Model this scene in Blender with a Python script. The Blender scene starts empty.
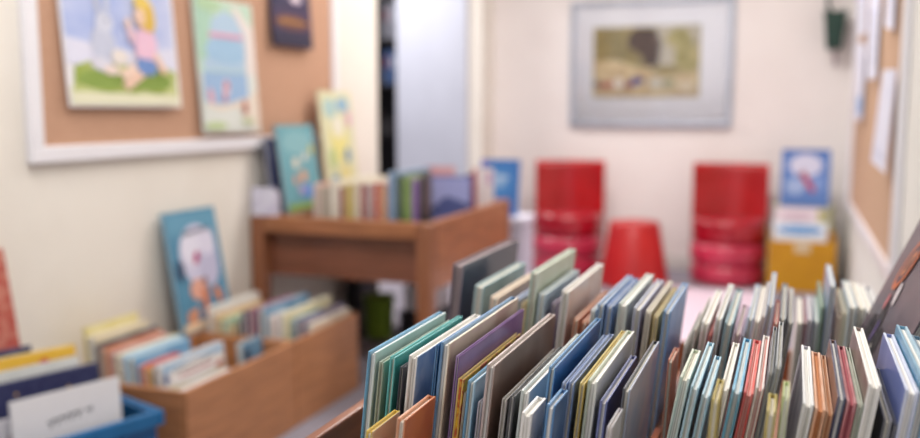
import bpy, math, random
from mathutils import Vector, Matrix
random.seed(4)
C = bpy.context.scene.collection
R_ = math.radians

# ------------------------------------------------------------------ camera
FPX, CX, CY = 900.0, 460.0, 219.0
PITCH = math.atan2(108.0, FPX)
YAW = math.atan2(335.0, math.hypot(FPX, 108.0))
CAM = Vector((0, 0, 1.05))
FW = Vector((-math.sin(YAW)*math.cos(PITCH), math.cos(YAW)*math.cos(PITCH), -math.sin(PITCH)))
RT = Vector((math.cos(YAW), math.sin(YAW), 0))
UP = RT.cross(FW)

def ray(x, y):
    return FW + RT*((x-CX)/FPX) - UP*((y-CY)/FPX)
def at(x, y, axis, val):
    d = ray(x, y); t = (val-CAM[axis])/d[axis]
    return CAM + d*t
def hit(x, y, p, n):
    d = ray(x, y); t = (Vector(p)-CAM).dot(n)/d.dot(n)
    return CAM + d*t
def depth(p):
    return (Vector(p)-CAM).dot(FW)

cam_d = bpy.data.cameras.new('camera'); cam = bpy.data.objects.new('camera', cam_d); C.objects.link(cam)
cam_d.sensor_width = 36; cam_d.lens = FPX/920*36
m = Matrix((RT, UP, -FW)).transposed().to_4x4(); m.translation = CAM
cam.matrix_world = m
cam_d.clip_start = 0.02
cam_d.dof.use_dof = True; cam_d.dof.focus_distance = 0.93; cam_d.dof.aperture_fstop = 2.3
bpy.context.scene.camera = cam

# ------------------------------------------------------------------ materials
def hx(h):
    h = h.lstrip('#')
    v = [int(h[i:i+2], 16)/255 for i in (0, 2, 4)]
    return tuple((c/12.92 if c <= .04045 else ((c+.055)/1.055)**2.4) for c in v) + (1,)
def mixc(a, b, t):
    return '#' + ''.join('%02x' % round(int(a[i:i+2], 16)*(1-t)+int(b[i:i+2], 16)*t) for i in (1, 3, 5))
_mats = {}
def mat(c1, c2=None, scale=12, amt=0.5, rough=0.45, coat=0.0, stretch=(1, 1, 1), key='', contrast=(.42, .62), bump=0, metallic=0):
    k = (c1, c2, scale, amt, rough, coat, stretch, key, contrast, bump, metallic)
    if k in _mats: return _mats[k]
    ma = bpy.data.materials.new('surface'); ma.use_nodes = True
    nt = ma.node_tree; b = nt.nodes['Principled BSDF']
    b.inputs['Roughness'].default_value = rough; b.inputs['Coat Weight'].default_value = coat
    b.inputs['Metallic'].default_value = metallic
    b.inputs['Coat Roughness'].default_value = .12
    tc = nt.nodes.new('ShaderNodeTexCoord'); mp = nt.nodes.new('ShaderNodeMapping')
    mp.inputs['Scale'].default_value = stretch
    nt.links.new(tc.outputs['Object'], mp.inputs['Vector'])
    no = nt.nodes.new('ShaderNodeTexNoise'); no.inputs['Scale'].default_value = scale; no.inputs['Detail'].default_value = 3
    nt.links.new(mp.outputs['Vector'], no.inputs['Vector'])
    mr = nt.nodes.new('ShaderNodeMapRange')
    mr.inputs['From Min'].default_value = contrast[0]; mr.inputs['From Max'].default_value = contrast[1]
    mr.inputs['To Min'].default_value = 0; mr.inputs['To Max'].default_value = amt
    nt.links.new(no.outputs['Fac'], mr.inputs['Value'])
    mx = nt.nodes.new('ShaderNodeMix'); mx.data_type = 'RGBA'
    mx.inputs['A'].default_value = hx(c1); mx.inputs['B'].default_value = hx(c2 or mixc(c1, '#000000', .12))
    nt.links.new(mr.outputs['Result'], mx.inputs['Factor'])
    nt.links.new(mx.outputs['Result'], b.inputs['Base Color'])
    if bump:
        bp = nt.nodes.new('ShaderNodeBump'); bp.inputs['Strength'].default_value = bump; bp.inputs['Distance'].default_value = .004
        nt.links.new(no.outputs['Fac'], bp.inputs['Height']); nt.links.new(bp.outputs['Normal'], b.inputs['Normal'])
    _mats[k] = ma
    return ma
def paper_mat(c='#e9e4d8', line='#bdb6a8', freq=900):
    k = ('paper', c, line, freq)
    if k in _mats: return _mats[k]
    ma = bpy.data.materials.new('paper edges'); ma.use_nodes = True
    nt = ma.node_tree; b = nt.nodes['Principled BSDF']; b.inputs['Roughness'].default_value = .8
    tc = nt.nodes.new('ShaderNodeTexCoord')
    w = nt.nodes.new('ShaderNodeTexWave'); w.inputs['Scale'].default_value = freq/6.28; w.inputs['Distortion'].default_value = 1.5
    w.inputs['Detail Scale'].default_value = .3
    nt.links.new(tc.outputs['Object'], w.inputs['Vector'])
    mx = nt.nodes.new('ShaderNodeMix'); mx.data_type = 'RGBA'
    mx.inputs['A'].default_value = hx(line); mx.inputs['B'].default_value = hx(c)
    nt.links.new(w.outputs['Fac'], mx.inputs['Factor']); nt.links.new(mx.outputs['Result'], b.inputs['Base Color'])
    _mats[k] = ma
    return ma
def flat(c, rough=.55): return mat(c, mixc(c, '#ffffff', .12), 60, .4, rough)
def wood(c, axis='y', dark=.28, rough=.42):
    st = {'x': (1.5, 14, 14), 'y': (14, 1.5, 14), 'z': (14, 14, 1.5)}[axis]
    return mat(c, mixc(c, '#3a1c0c', dark), 4, 1, rough, .15, st, 'wood', (.35, .7))
PAGES = paper_mat(); PAGES_W = paper_mat('#f1eee8', '#c9c5be', 700)

# ------------------------------------------------------------------ mesh building
class MB:
    def __init__(s): s.v = []; s.f = []; s.mi = []; s.sm = []; s.mats = []
    def m(s, ma):
        if ma not in s.mats: s.mats.append(ma)
        return s.mats.index(ma)
    def face(s, pts, ma, smooth=False):
        i = len(s.v); s.v += [tuple(p) for p in pts]; s.f.append(tuple(range(i, i+len(pts)))); s.mi.append(s.m(ma)); s.sm.append(smooth)
    def hexa(s, p, ma, fm=None, smooth=False):
        """p: 8 corners, bottom ring then top ring (counter-clockwise from above); fm: materials by side -x +x -y +y -z +z"""
        i = len(s.v); s.v += [tuple(q) for q in p]
        fs = [(0, 4, 7, 3), (1, 2, 6, 5), (0, 1, 5, 4), (3, 7, 6, 2), (0, 3, 2, 1), (4, 5, 6, 7)]
        for k, f in enumerate(fs):
            s.f.append(tuple(i+j for j in f)); s.mi.append(s.m(fm[k] if fm and fm[k] else ma)); s.sm.append(smooth)
    def box(s, x0, x1, y0, y1, z0, z1, ma, fm=None):
        s.hexa([(x0, y0, z0), (x1, y0, z0), (x1, y1, z0), (x0, y1, z0), (x0, y0, z1), (x1, y0, z1), (x1, y1, z1), (x0, y1, z1)], ma, fm)
    def lathe(s, prof, ma, n=40, c=(0, 0), squash=(1, 1), smooth=True):
        i = len(s.v)
        for r, z in prof:
            for k in range(n):
                a = 2*math.pi*k/n
                s.v.append((c[0]+r*math.cos(a)*squash[0], c[1]+r*math.sin(a)*squash[1], z))
        for j in range(len(prof)-1):
            for k in range(n):
                k2 = (k+1) % n
                s.f.append((i+j*n+k, i+j*n+k2, i+(j+1)*n+k2, i+(j+1)*n+k)); s.mi.append(s.m(ma)); s.sm.append(smooth)
        for j, rev in ((0, True), (len(prof)-1, False)):
            if prof[j][0] > 1e-5:
                f = [i+j*n+k for k in range(n)]
                s.f.append(tuple(reversed(f) if rev else f)); s.mi.append(s.m(ma)); s.sm.append(False)
    def tube(s, pts, r, ma, n=8):
        pts = [Vector(p) for p in pts]; i = len(s.v)
        for k, p in enumerate(pts):
            d = (pts[min(k+1, len(pts)-1)]-pts[max(k-1, 0)]).normalized()
            a = d.orthogonal().normalized(); b = d.cross(a)
            if k and False: pass
            for q in range(n):
                t = 2*math.pi*q/n; s.v.append(tuple(p+(a*math.cos(t)+b*math.sin(t))*r))
        for k in range(len(pts)-1):
            for q in range(n):
                q2 = (q+1) % n
                s.f.append((i+k*n+q, i+k*n+q2, i+(k+1)*n+q2, i+(k+1)*n+q)); s.mi.append(s.m(ma)); s.sm.append(True)
        s.f.append(tuple(i+q for q in reversed(range(n)))); s.mi.append(s.m(ma)); s.sm.append(False)
        s.f.append(tuple(i+(len(pts)-1)*n+q for q in range(n))); s.mi.append(s.m(ma)); s.sm.append(False)
    def art(s, fn, shapes):
        """flat printed shapes; fn(u,v,layer) -> point; shapes in 0..1 over the sheet, later ones on top"""
        for L, sh in enumerate(shapes):
            col, kind = sh[0], sh[1]
            ma = flat(col) if isinstance(col, str) else col
            if kind == 'E':
                _, _, cx, cy, rx, ry, *rot = sh; a = R_(rot[0]) if rot else 0
                asp = fn.asp
                pts = []
                for k in range(18):
                    t = 2*math.pi*k/18; x, y = rx*math.cos(t), ry*math.sin(t)*1.0
                    X = x*math.cos(a)-y*asp*math.sin(a); Y = x*math.sin(a)/asp+y*math.cos(a)
                    pts.append((cx+X, cy+Y))
            elif kind == 'P': pts = sh[2]
            elif kind == 'R': x0, y0, x1, y1 = sh[2:6]; pts = [(x0, y0), (x1, y0), (x1, y1), (x0, y1)]
            elif kind == 'S':
                ln, w = sh[2], sh[3]
                for (a0, b0), (a1, b1) in zip(ln, ln[1:]):
                    d = math.hypot(a1-a0, b1-b0) or 1; nx, ny = -(b1-b0)/d*w/2, (a1-a0)/d*w/2
                    s.face([fn(u, v, L+1) for u, v in ((a0-nx, b0-ny), (a1-nx, b1-ny), (a1+nx, b1+ny), (a0+nx, b0+ny))], ma)
                continue
            s.face([fn(min(max(u, .005), .995), min(max(v, .005), .995), L+1) for u, v in pts], ma)
    def build(s, name, parent=None, loc=None, rot=None, bevel=0, seg=2, tri=False):
        me = bpy.data.meshes.new(name); me.from_pydata(s.v, [], s.f)
        for ma in s.mats: me.materials.append(ma)
        for p, mi, sm in zip(me.polygons, s.mi, s.sm): p.material_index = mi; p.use_smooth = sm
        me.update()
        o = bpy.data.objects.new(name, me); C.objects.link(o)
        if parent: o.parent = parent
        if loc is not None: o.location = loc
        if rot is not None: o.rotation_euler = rot
        if bevel:
            b = o.modifiers.new('edge', 'BEVEL'); b.width = bevel; b.segments = seg; b.limit_method = 'ANGLE'; b.angle_limit = R_(40)
        return o
def scribble(x0, y0, x1, y1, n, h, seed=0):
    rnd = random.Random(seed); pts = []
    for k in range(n*6+1):
        t = k/(n*6); ph = t*n*2*math.pi
        pts.append((x0+(x1-x0)*t+.25*(x1-x0)/n*math.sin(ph), y0+(y1-y0)*t+h*math.cos(ph)*(.5+.5*rnd.random())))
    return pts
def tag(o, label, cat, group=None):
    o['label'] = label; o['category'] = cat
    if group: o['group'] = group
    return o
def thing(name, label, cat, loc=(0, 0, 0), rot=(0, 0, 0), group=None):
    o = bpy.data.objects.new(name, None); C.objects.link(o); o.location = loc; o.rotation_euler = rot; o.empty_display_size = .05
    return tag(o, label, cat, group)
def struct(mb, name, parent=None, **k):
    o = mb.build(name, parent, **k); o['kind'] = 'structure'; return o
def one(name, ma, *dims, **k):
    b = MB(); b.box(*dims, ma); return b.build(name, **k)

# ------------------------------------------------------------------ room
WALL = mat('#ebe5dc', '#e4ddd3', 3, .6, .9, bump=.05)
WALLB = mat('#efe8e6', '#eae2e0', 3, .6, .9, bump=.05)
XL, XR, YB, ZC = -2.0, .33, 6.1, 2.7
JY = 5.84
b = MB(); b.box(-4.7, .6, -1.6, 7.6, -.1, 0, mat('#8f8a94', '#7f7a86', 220, 1, .95, bump=.4)); struct(b, 'floor')
b = MB(); b.box(-4.7, .6, -1.6, 7.6, ZC, ZC+.1, mat('#f2f0ec', rough=.9)); struct(b, 'ceiling')
b = MB(); b.box(XL-.12, XL, -1.6, 4.2, 0, ZC, WALL); b.box(XL-.12, XL, JY, YB, 0, ZC, WALL); b.box(XL-.12, XL, 4.2, JY, 2.1, ZC, WALL)
struct(b, 'wall_left')
b = MB(); b.box(XL-.12, XR+.1, YB, YB+.1, 0, ZC, WALLB); struct(b, 'wall_back')
b = MB(); b.box(XR, XR+.1, -1.6, YB, 0, ZC, mat('#e3e2dc', '#dcdbd4', 3, .6, .9)); struct(b, 'wall_right')
ANX = mat('#6a6670', rough=.9)
b = MB(); b.box(-4.7, XL-.12, 7.4, 7.5, 0, ZC, ANX); struct(b, 'wall_far')
b = MB(); b.box(-4.7, -4.6, 3.4, 7.4, 0, ZC, ANX); struct(b, 'wall_outer')
b = MB(); b.box(-4.6, XL-.12, 3.4, 3.5, 0, ZC, ANX); struct(b, 'wall_near')
b = MB(); b.box(XL-.12, XL-.02, YB+.1, 7.4, 0, ZC, ANX); struct(b, 'wall_side')
# open door leaf, hung on the far jamb and swung into the next room
hx_, hy_ = XL-.10, JY
fe = Vector((-2.78, 6.20)); dv = fe-Vector((hx_, hy_)); ang = math.atan2(dv.y, dv.x); Ld = dv.length
b = MB(); b.box(0, Ld, -.02, .02, .01, 2.05, mat('#c3c5d2', '#bcbecb', 3, .6, .6))
do = struct(b, 'door_1', loc=(hx_, hy_+.0, 0), rot=(0, 0, ang), bevel=.003)
hb = MB(); hb.tube([(Ld-.07, -.021, .98), (Ld-.07, -.06, .98), (Ld-.17, -.06, .98)], .008, mat('#b8b8bc', rough=.3, metallic=1))
hb.build('handle', do)
# skirting along the back and left walls
b = MB(); b.box(XL, XR, YB-.012, YB, 0, .09, mat('#e6e2de', rough=.5)); struct(b, 'baseboard_back')
b = MB(); b.box(XL, XL+.012, -1.6, 4.2, 0, .09, mat('#e6e2de', rough=.5)); struct(b, 'baseboard_left')

# bookcase seen through the door gap
DK = mat('#221e22', rough=.6)
bc = thing('bookcase', 'dark bookcase in the next room seen through the narrow door gap', 'bookcase', (-3.32, 6.85, 0), (0, 0, R_(8)))
for sx in (-.5, .47): one('side_panel', DK, sx, sx+.03, 0, .3, 0, 2.0, parent=bc)
one('back_panel', DK, -.47, .47, .285, .3, 0, 2.0, parent=bc)
for sz in (.05, .45, .85, 1.25, 1.62, 1.97): one('shelf', DK, -.47, .47, 0, .285, sz, sz+.025, parent=bc)

# ------------------------------------------------------------------ books
def build_book(T, W, H, right, left=None, edge=None, pages=PAGES, spine='far', art=None, bevel=0, board=None, name='picture_book', art_left=None):
    """local: x thickness 0..T (right cover faces +x), y width 0..W (0 is the near edge), z height"""
    left = left or right
    bt = board or min(.0026, T*.28)
    rm = right if not isinstance(right, str) else mat(right, mixc(right, '#ffffff', .25), 14, .7, .38, .25)
    lm = left if not isinstance(left, str) else mat(left, mixc(left, '#ffffff', .2), 14, .7, .38, .25)
    base = right if isinstance(right, str) else '#999999'
    edge = edge or mixc(base, '#ffffff', .38)  # paler board edges: cardboard, with the film's sheen mixed into the colour
    em = mat(edge, mixc(edge, '#ffffff', .3), 30, .6, .35, .2)
    el = mat(mixc(left, '#ffffff', .22), None, 30, .5, .35, .2) if isinstance(left, str) and left != right else em
    cov = MB()
    cov.box(0, bt, 0, W, 0, H, el, [lm, el, el, el, el, el])
    cov.box(T-bt, T, 0, W, 0, H, em, [em, rm, em, em, em, em])
    sp0, sp1 = (W-.002, W) if spine == 'far' else (0, .002)
    cov.box(bt, T-bt, sp0, sp1, .0005, H-.0005, lm)
    if art:
        fn = lambda u, v, L: (T+.00025*L, u*W, v*H)
        fn.asp = H/W
        fn.asp = H/W
        cov.art(fn, art)
    if art_left:
        fl = lambda u, v, L: (-.00025*L, (1-u)*W, v*H)
        fl.asp = H/W
        cov.art(fl, art_left)
    o = cov.build(name, bevel=bevel, seg=1)
    pg = MB(); in_ = min(.004, W*.03)
    y0, y1 = (in_, W-.002) if spine == 'far' else (.002, W-in_)
    pg.box(bt, T-bt, y0, y1, .003, H-.004, pages)
    pg.build('pages', o)
    return o

ORD = ('first second third fourth fifth sixth seventh eighth ninth tenth eleventh twelfth thirteenth fourteenth fifteenth sixteenth '
       'seventeenth eighteenth nineteenth twentieth').split()
def ordn(i):
    if i < 20: return ORD[i]
    return 'twenty-' + ORD[i-20]
ALL = []
def place_row(specs, zfloor, lean, where, group, Y=None, W=.2, bevel=.0006, minx=None, maxx=None, ylim=None):
    """specs: dicts with px=(x,y) of the near top corner of the left board, t = thickness in pixels, and looks"""
    row = []
    for s in specs:
        y = s.get('Y', Y)
        if 'X' in s:
            y = max(ylim[0], min(ylim[1]-.06, at(s['px'][0], s['px'][1], 0, s['X']).y)); p = at(s['px'][0], s['px'][1], 1, y); p.x = s['X']
            s['W'] = min(s.get('W', W), ylim[1]-y)
        else: p = at(s['px'][0], s['px'][1], 1, y)
        ln = R_(s.get('lean', lean(s['px'][0]) if callable(lean) else lean))
        zf = s.get('zf', zfloor)
        T = max(.0022, s['t']/FPX*depth(p)*s.get('k', .9))
        H = (p.z-zf)/math.cos(ln)
        row.append(dict(s=s, y=y, W=s.get('W', W), T=T, H=H, ln=ln, x0=p.x-H*math.sin(ln), zf=zf, top=p.x))
    row.sort(key=lambda r: r['x0'])
    def left(r, z): return r['x0']+(z-r['zf'])*math.tan(r['ln'])
    for i, r in enumerate(row):
        if minx is not None and r['x0'] < minx:
            r['x0'] = minx; r['ln'] = math.asin(max(-.6, min(.6, (r['top']-minx)/r['H'])))
        for q in row[:i]:                                     # keep clear of every neighbour that shares its depth
            if q['y']+q['W'] < r['y'] or r['y']+r['W'] < q['y']: continue
            zt = min(r['H']*math.cos(r['ln']), q['H']*math.cos(q['ln']))+r['zf']
            gap = min(left(r, z)-left(q, z) for z in (r['zf'], zt))
            need = q['T']/math.cos(q['ln'])+.0006
            if gap < need:
                q['T'] = max(.0020, (gap-.0006)*math.cos(q['ln']))
                if gap < .0027: r['x0'] += .0027-gap
    for r in reversed(row):
        if maxx is not None and r['x0']+r['T'] > maxx: r['x0'] = maxx-r['T']
    for i, r in enumerate(row):
        s = r['s']
        o = build_book(r['T'], r['W'], r['H'], s['c'], s.get('l'), s.get('e'), s.get('p', PAGES), s.get('sp', 'far'), s.get('art'), bevel)
        o.location = (r['x0'], r['y'], r['zf']+(.0 if r['ln'] >= 0 else r['T']*math.sin(-r['ln']) * 0 + .0))
        o.rotation_euler = (0, r['ln'], R_(s.get('yaw', 0)))
        # a leaning book stands on its lower edge
        low = min(0, -r['T']*math.sin(r['ln']))
        o.location.z -= low
        tag(o, f"{s['d']}, {ordn(i)} from left in {where}", 'book', group)
        ALL.append(o)
    return row

W_ = '#e6e4df'
def B(x, y, t, d, c, **k): return dict(px=(x, y), t=t, d=d, c=c, **k)
blot = lambda a, b_, sc=22, am=.9, ct=(.42, .58): mat(a, b_, sc, am, .35, .25, (1, 1, 1), 'blot', ct)

# --- the browser box in front --------------------------------------------------
ZF = .52
BX0, BX1, BY0, BY1 = -.515, .318, .56, 1.86
WD = '#8c5237'
br = thing('book_browser', 'brown wooden book browser box full of picture books nearest the camera', 'book browser', (0, 0, 0))
one('side_panel', wood(WD, 'y'), BX0, BX0+.015, BY0, BY1, .42, .677, parent=br, bevel=.003)
one('side_panel', wood(WD, 'y'), BX1-.015, BX1, BY0, BY1, .42, .60, parent=br, bevel=.003)
one('front_panel', wood(WD, 'x'), BX0+.015, BX1-.015, BY0, BY0+.015, .42, .60, parent=br, bevel=.002)
one('back_panel', wood(WD, 'x'), BX0+.015, BX1-.015, BY1-.015, BY1, .42, .58, parent=br, bevel=.002)
one('bottom_panel', wood('#9a6244', 'y'), BX0+.015, BX1-.015, BY0+.015, BY1-.015, .50, ZF-.0005, parent=br)
DVX0, DVX1 = -.1520, -.1440
b = MB(); wd_ = wood('#9a5a42', 'y')
b.box(DVX0, DVX1, BY0+.015, 1.03, ZF, .60, wd_); b.box(DVX0, DVX1, 1.03, BY1-.015, ZF, .645, wd_); b.build('divider', br)
for dx in (BX0+.016, BX1-.066):
    for dy in (BY0+.016, BY1-.066):
        one('leg', wood(WD, 'z'), dx, dx+.05, dy, dy+.05, 0, .42, parent=br, bevel=.004)

left_lean = lambda x: 6.2
L1 = [
 B(368, 352, 10, 'pale aqua hardback with blue back', '#bcd3d3', l='#3f8ab8', e='#dfe8e6', p=PAGES_W),
 B(379, 362, 6, 'sage green slim picture book', '#8ea693', e='#a9b7a6'),
 B(390, 357, 7, 'bright turquoise hardback', '#2f9a9a', l='#3fb0b0', e='#7cc6c4', W=.2),
 B(400, 367, 5, 'black thin picture book', '#1d2230', e='#4a4e58', pages=None),
 B(409, 356, 11, 'white-edged picture book with dusty blue cover', blot('#8fa6c4', '#c3cbd6'), l='#e8e4dc', e='#ece8e1', p=PAGES_W),
 B(436, 345, 3.5, 'royal blue thin book', '#24609c', e='#4c86ba'),
 B(441, 343, 11, 'thick cream hardback', blot('#cfc3ae', '#b79c86', 9), l='#3b6ea3', e='#ece3d0', p=PAGES_W, W=.24),
 B(456, 356, 7, 'violet purple hardback', blot('#6d4a86', '#7d5b95', 14), e='#9878ae', W=.23),
 B(458, 379, 7, 'yellow and red patterned picture book', blot('#d9b23c', '#a8392f', 90), l=blot('#e2b92f', '#b03a2a', 80), e='#d8bd72', sp='near'),
 B(464, 393, 5, 'beige slim book', '#bfae98', e='#d8cdbb', p=PAGES_W),
 B(466, 381, 9, 'light sky-blue picture book', '#7fb0cf', l='#4d90ba', e='#b9d4e2', W=.21),
 B(478, 402, 7, 'grey-lilac short book', '#9a98a8', e='#b9b7c2'),
 B(487, 365, 10, 'taupe-brown hardback', blot('#6f564c', '#8d7468', 8), l='#b6a29c', e='#a99992', p=PAGES_W, W=.24),
 B(502, 399, 6, 'grey slim book', '#8e8a86', e='#b4b0ac'),
 B(510, 396, 6, 'black short book', '#26262b', e='#5c5c60', p=PAGES_W),
 B(521, 391, 10, 'white hardback with pale cover', '#d3d4d0', l='#bfc9c4', e='#f1f0ec', p=PAGES_W, W=.24),
 B(549, 367, 8, 'deep royal-blue hardback', blot('#1c4f8f', '#2d68a8', 12), l='#3f7db6', e='#5d95c8', W=.22),
 B(562, 383, 6, 'periwinkle blue hardback', '#5a74a8', e='#8fa5cc', W=.2),
 B(569, 382, 7, 'denim blue picture book', '#4e6c9e', l='#6e86b4', e='#8aa0c6', W=.2),
 B(580, 383, 6, 'mustard yellow slim book', '#c29f3a', e='#dcc77c', W=.22),
 B(588, 381, 11, 'white hardback with grey cover', '#c3c6c4', l='#a9b59c', e='#f0eee4', p=PAGES_W, W=.21),
 B(600, 401, 9, 'indigo-violet hardback', blot('#3d4378', '#565b90', 16), e='#8088b8', W=.17, p=PAGES_W),
 B(623, 389, 9, 'lilac-grey glossy picture book', blot('#8389a6', '#a99aa6', 13), l='#272a36', e='#a9b4c6', W=.19),
]
for s in L1: s.pop('pages', None)
L0 = [
 B(366, 431, 8, 'yellow-topped low booklet', '#d8c9a4', l='#d9b63e', e='#e0bf4a', Y=.74, W=.065),
 B(397, 419, 11, 'terracotta orange low book', blot('#c46f45', '#b35e3a'), e='#d69a77', Y=.735, W=.075),
 B(522, 413, 12, 'white low paperback', '#dddbd6', e='#f2f0ec', Y=.765, W=.05, p=PAGES_W),
 B(547, 405, 10, 'navy blue low hardback', '#27538c', e='#5e90bf', Y=.765, W=.05, p=PAGES_W),
 B(607, 427, 6, 'pale grey low booklet', '#b9b4bd', e='#d6d2d8', Y=.76, W=.055),
]
L2 = [
 B(453, 265, 13, 'dark plum and navy hardback', blot('#1e2942', '#2c2f4c', 6), l='#4d3a4a', e='#7d6c78', Y=1.24, W=.285, p=paper_mat('#b9aaa6', '#5a4450')),
 B(475, 286, 11, 'steel teal hardback', '#6e97a3', l='#8fb0b6', e='#9fbcc2', Y=1.22, W=.22),
 B(491, 297, 9, 'peach cream picture book', '#d9b89b', e='#e8d3c0', Y=1.2, W=.2),
 B(508, 303, 7, 'periwinkle slim book', '#6d80ad', e='#98a6c6', Y=1.2, W=.2),
 B(522, 303, 5, 'pale yellow slim book', '#dcc48e', e='#ead9b3', Y=1.18, W=.14),
 B(530, 272, 9, 'tall pale-green hardback', blot('#b7c0a8', '#c9cfbf', 8), l='#a9bfb0', e='#cfdacb', Y=1.2, W=.23),
 B(539, 294, 8, 'powder blue hardback', '#9fb9c8', e='#c3d4dc', Y=1.2, W=.21),
 B(552, 303, 5, 'dark purple slim book', '#4f3c5a', e='#7d6d88', Y=1.2, W=.2),
 B(562, 291, 9, 'pale grey tall picture book', blot('#d2c6bf', '#c79c80', 7), l='#dcd9d8', e='#eceae8', Y=1.15, W=.23),
 B(574, 319, 6, 'terracotta slim paperback', '#b76445', e='#d39a7c', Y=1.14, W=.2),
 B(582, 322, 6, 'rust-orange slim paperback', '#a85236', e='#c98b6d', Y=1.14, W=.2),
 B(591, 310, 5, 'silver-white slim book', '#c3cdd0', e='#dde3e4', Y=1.14, W=.2),
 B(598, 304, 8, 'cornflower-blue hardback', '#4a74ad', l='#6e93c2', e='#8eaed6', Y=1.14, W=.22),
 B(607, 306, 7, 'cobalt blue hardback', '#3d63a0', e='#7d9bcb', Y=1.14, W=.21),
 B(619, 304, 10, 'pale mint-grey hardback', '#b3c2bb', l='#c7d2cc', e='#d9e0da', Y=1.14, W=.23, p=PAGES_W),
 B(634, 308, 9, 'lavender grey picture book', blot('#8e8fb0', '#5c4a6a', 9), e='#b4b9cd', Y=1.14, W=.21),
 B(646, 311, 6, 'ivory hardback', '#cfc6b6', e='#e0d9cb', Y=1.14, W=.22),
 B(654, 316, 5, 'ochre-yellow slim book', '#c2a860', e='#d8c68e', Y=1.14, W=.2),
 B(664, 311, 8, 'clear mid-blue hardback', '#4c7cb8', l='#6d97c9', e='#86aad6', Y=1.14, W=.2),
]
L2b = [B(668, 360, 6, 'rusty orange low book', '#a9583e', e='#c98468', Y=1.045, W=.06, lean=4)]
place_row(L1, ZF, left_lean, 'the front left browser bin', 'books in the front left browser bin', Y=.82, minx=BX0+.017)
place_row(L0, ZF, left_lean, 'the lowest row nearest the camera', 'low books at the near edge of the left bins', minx=BX0+.017)
place_row(L2, ZF, left_lean, 'the rear left browser bin', 'books in the rear left browser bin', minx=BX0+.017)

right_lean = lambda x: 10.0 - 2.0*max(0, min(1, (x-690)/190))
R1 = [
 B(680, 378, 11, 'pale pistachio short hardback', '#d5d8c6', l='#c6cfb8', e='#dfe2d4', W=.11, Y=.86),
 B(691, 387, 9, 'light baby-blue hardback', '#7db0cc', l='#9cc6da', e='#b7d6e2', W=.17, p=PAGES_W),
 B(702, 395, 9, 'sky-blue slim paperback', '#6fa3c2', e='#a8cada', W=.14, p=PAGES_W),
 B(721, 388, 9, 'off-white slim book', '#dcd8cd', e='#eeebe2', W=.17, p=PAGES_W),
 B(732, 391, 11, 'teal-blue hardback', '#2d7fae', l='#2d7fae', e='#6fb2d2', W=.2, p=PAGES_W),
 B(744, 393, 11, 'scarlet red hardback', '#c2302e', l='#c43434', e='#d65a52', W=.2, p=paper_mat('#e4c8c0', '#c05048')),
 B(756, 388, 12, 'red hardback with white spine band', '#b8403a', l='#e3dcd6', e='#e9e2dd', W=.2, p=paper_mat('#ead9d2', '#c46a60')),
 B(769, 372, 6, 'charcoal slim hardback', '#4f545c', e='#8c9096', W=.18),
 B(776, 366, 6, 'smoke grey slim hardback', '#7f8588', e='#a9adb0', W=.18),
 B(803, 404, 12, 'white-grey hardback', '#c9cdd0', l=blot('#a9a6b2', '#d6d4d8', 16), e='#eeeff0', W=.21, p=PAGES_W),
 B(815, 409, 12, 'peach orange picture book', '#d9a384', l=blot('#cf9d84', '#e0b6a0', 16), e='#dca988', W=.2, p=paper_mat('#c98c5e', '#a86c44')),
 B(827, 413, 10, 'tan brown picture book', '#b98468', l=blot('#9d6f5c', '#b98a74', 16), e='#c79a78', W=.2, p=paper_mat('#c9906a', '#99623f')),
 B(838, 397, 9, 'navy-edged hardback with tan cover', '#23284a', l=blot('#7d5a4c', '#8d6a5e', 14), e='#2d3050', W=.21, p=PAGES_W),
 B(847, 402, 11, 'maroon hardback', '#9d4a52', l=blot('#6b3340', '#7d3f4a', 14), e='#b86d72', W=.2, p=paper_mat('#b06068', '#8c444e')),
 B(858, 404, 10, 'grey-green slim hardback', '#8e9a88', l=blot('#6f7a6e', '#8a8478', 14), e='#aab2a2', W=.2),
 B(869, 385, 13, 'tall white-edged hardback with brown cover', '#c9c6c0', l=blot('#6e5a54', '#8f7d76', 14), e='#eceae6', W=.22, p=PAGES_W),
 B(884, 420, 9, 'black low hardback', '#20202a', l='#2a2a34', e='#9a9aa2', W=.18),
 B(894, 424, 9, 'charcoal low hardback', '#2a2c3a', l='#33364a', e='#6d7086', W=.18, p=PAGES_W),
 B(906, 391, 14, 'periwinkle hardback with smooth cover', '#8b96c4', l=blot('#6a78b4', '#8f9acb', 6), e='#c6cde4', W=.21, p=PAGES_W),
]
R0 = [
 B(712, 399, 8, 'olive yellow low book', '#a8933a', e='#c2b05c', Y=.74, W=.06),
 B(767, 411, 10, 'mustard-olive low paperback', '#9c8a34', e='#b8a656', Y=.745, W=.05),
 B(783, 396, 7, 'lime-edged white low book', '#d9dcc6', l='#b9c884', e='#c9d69a', Y=.755, W=.045, p=PAGES_W),
]
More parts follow.
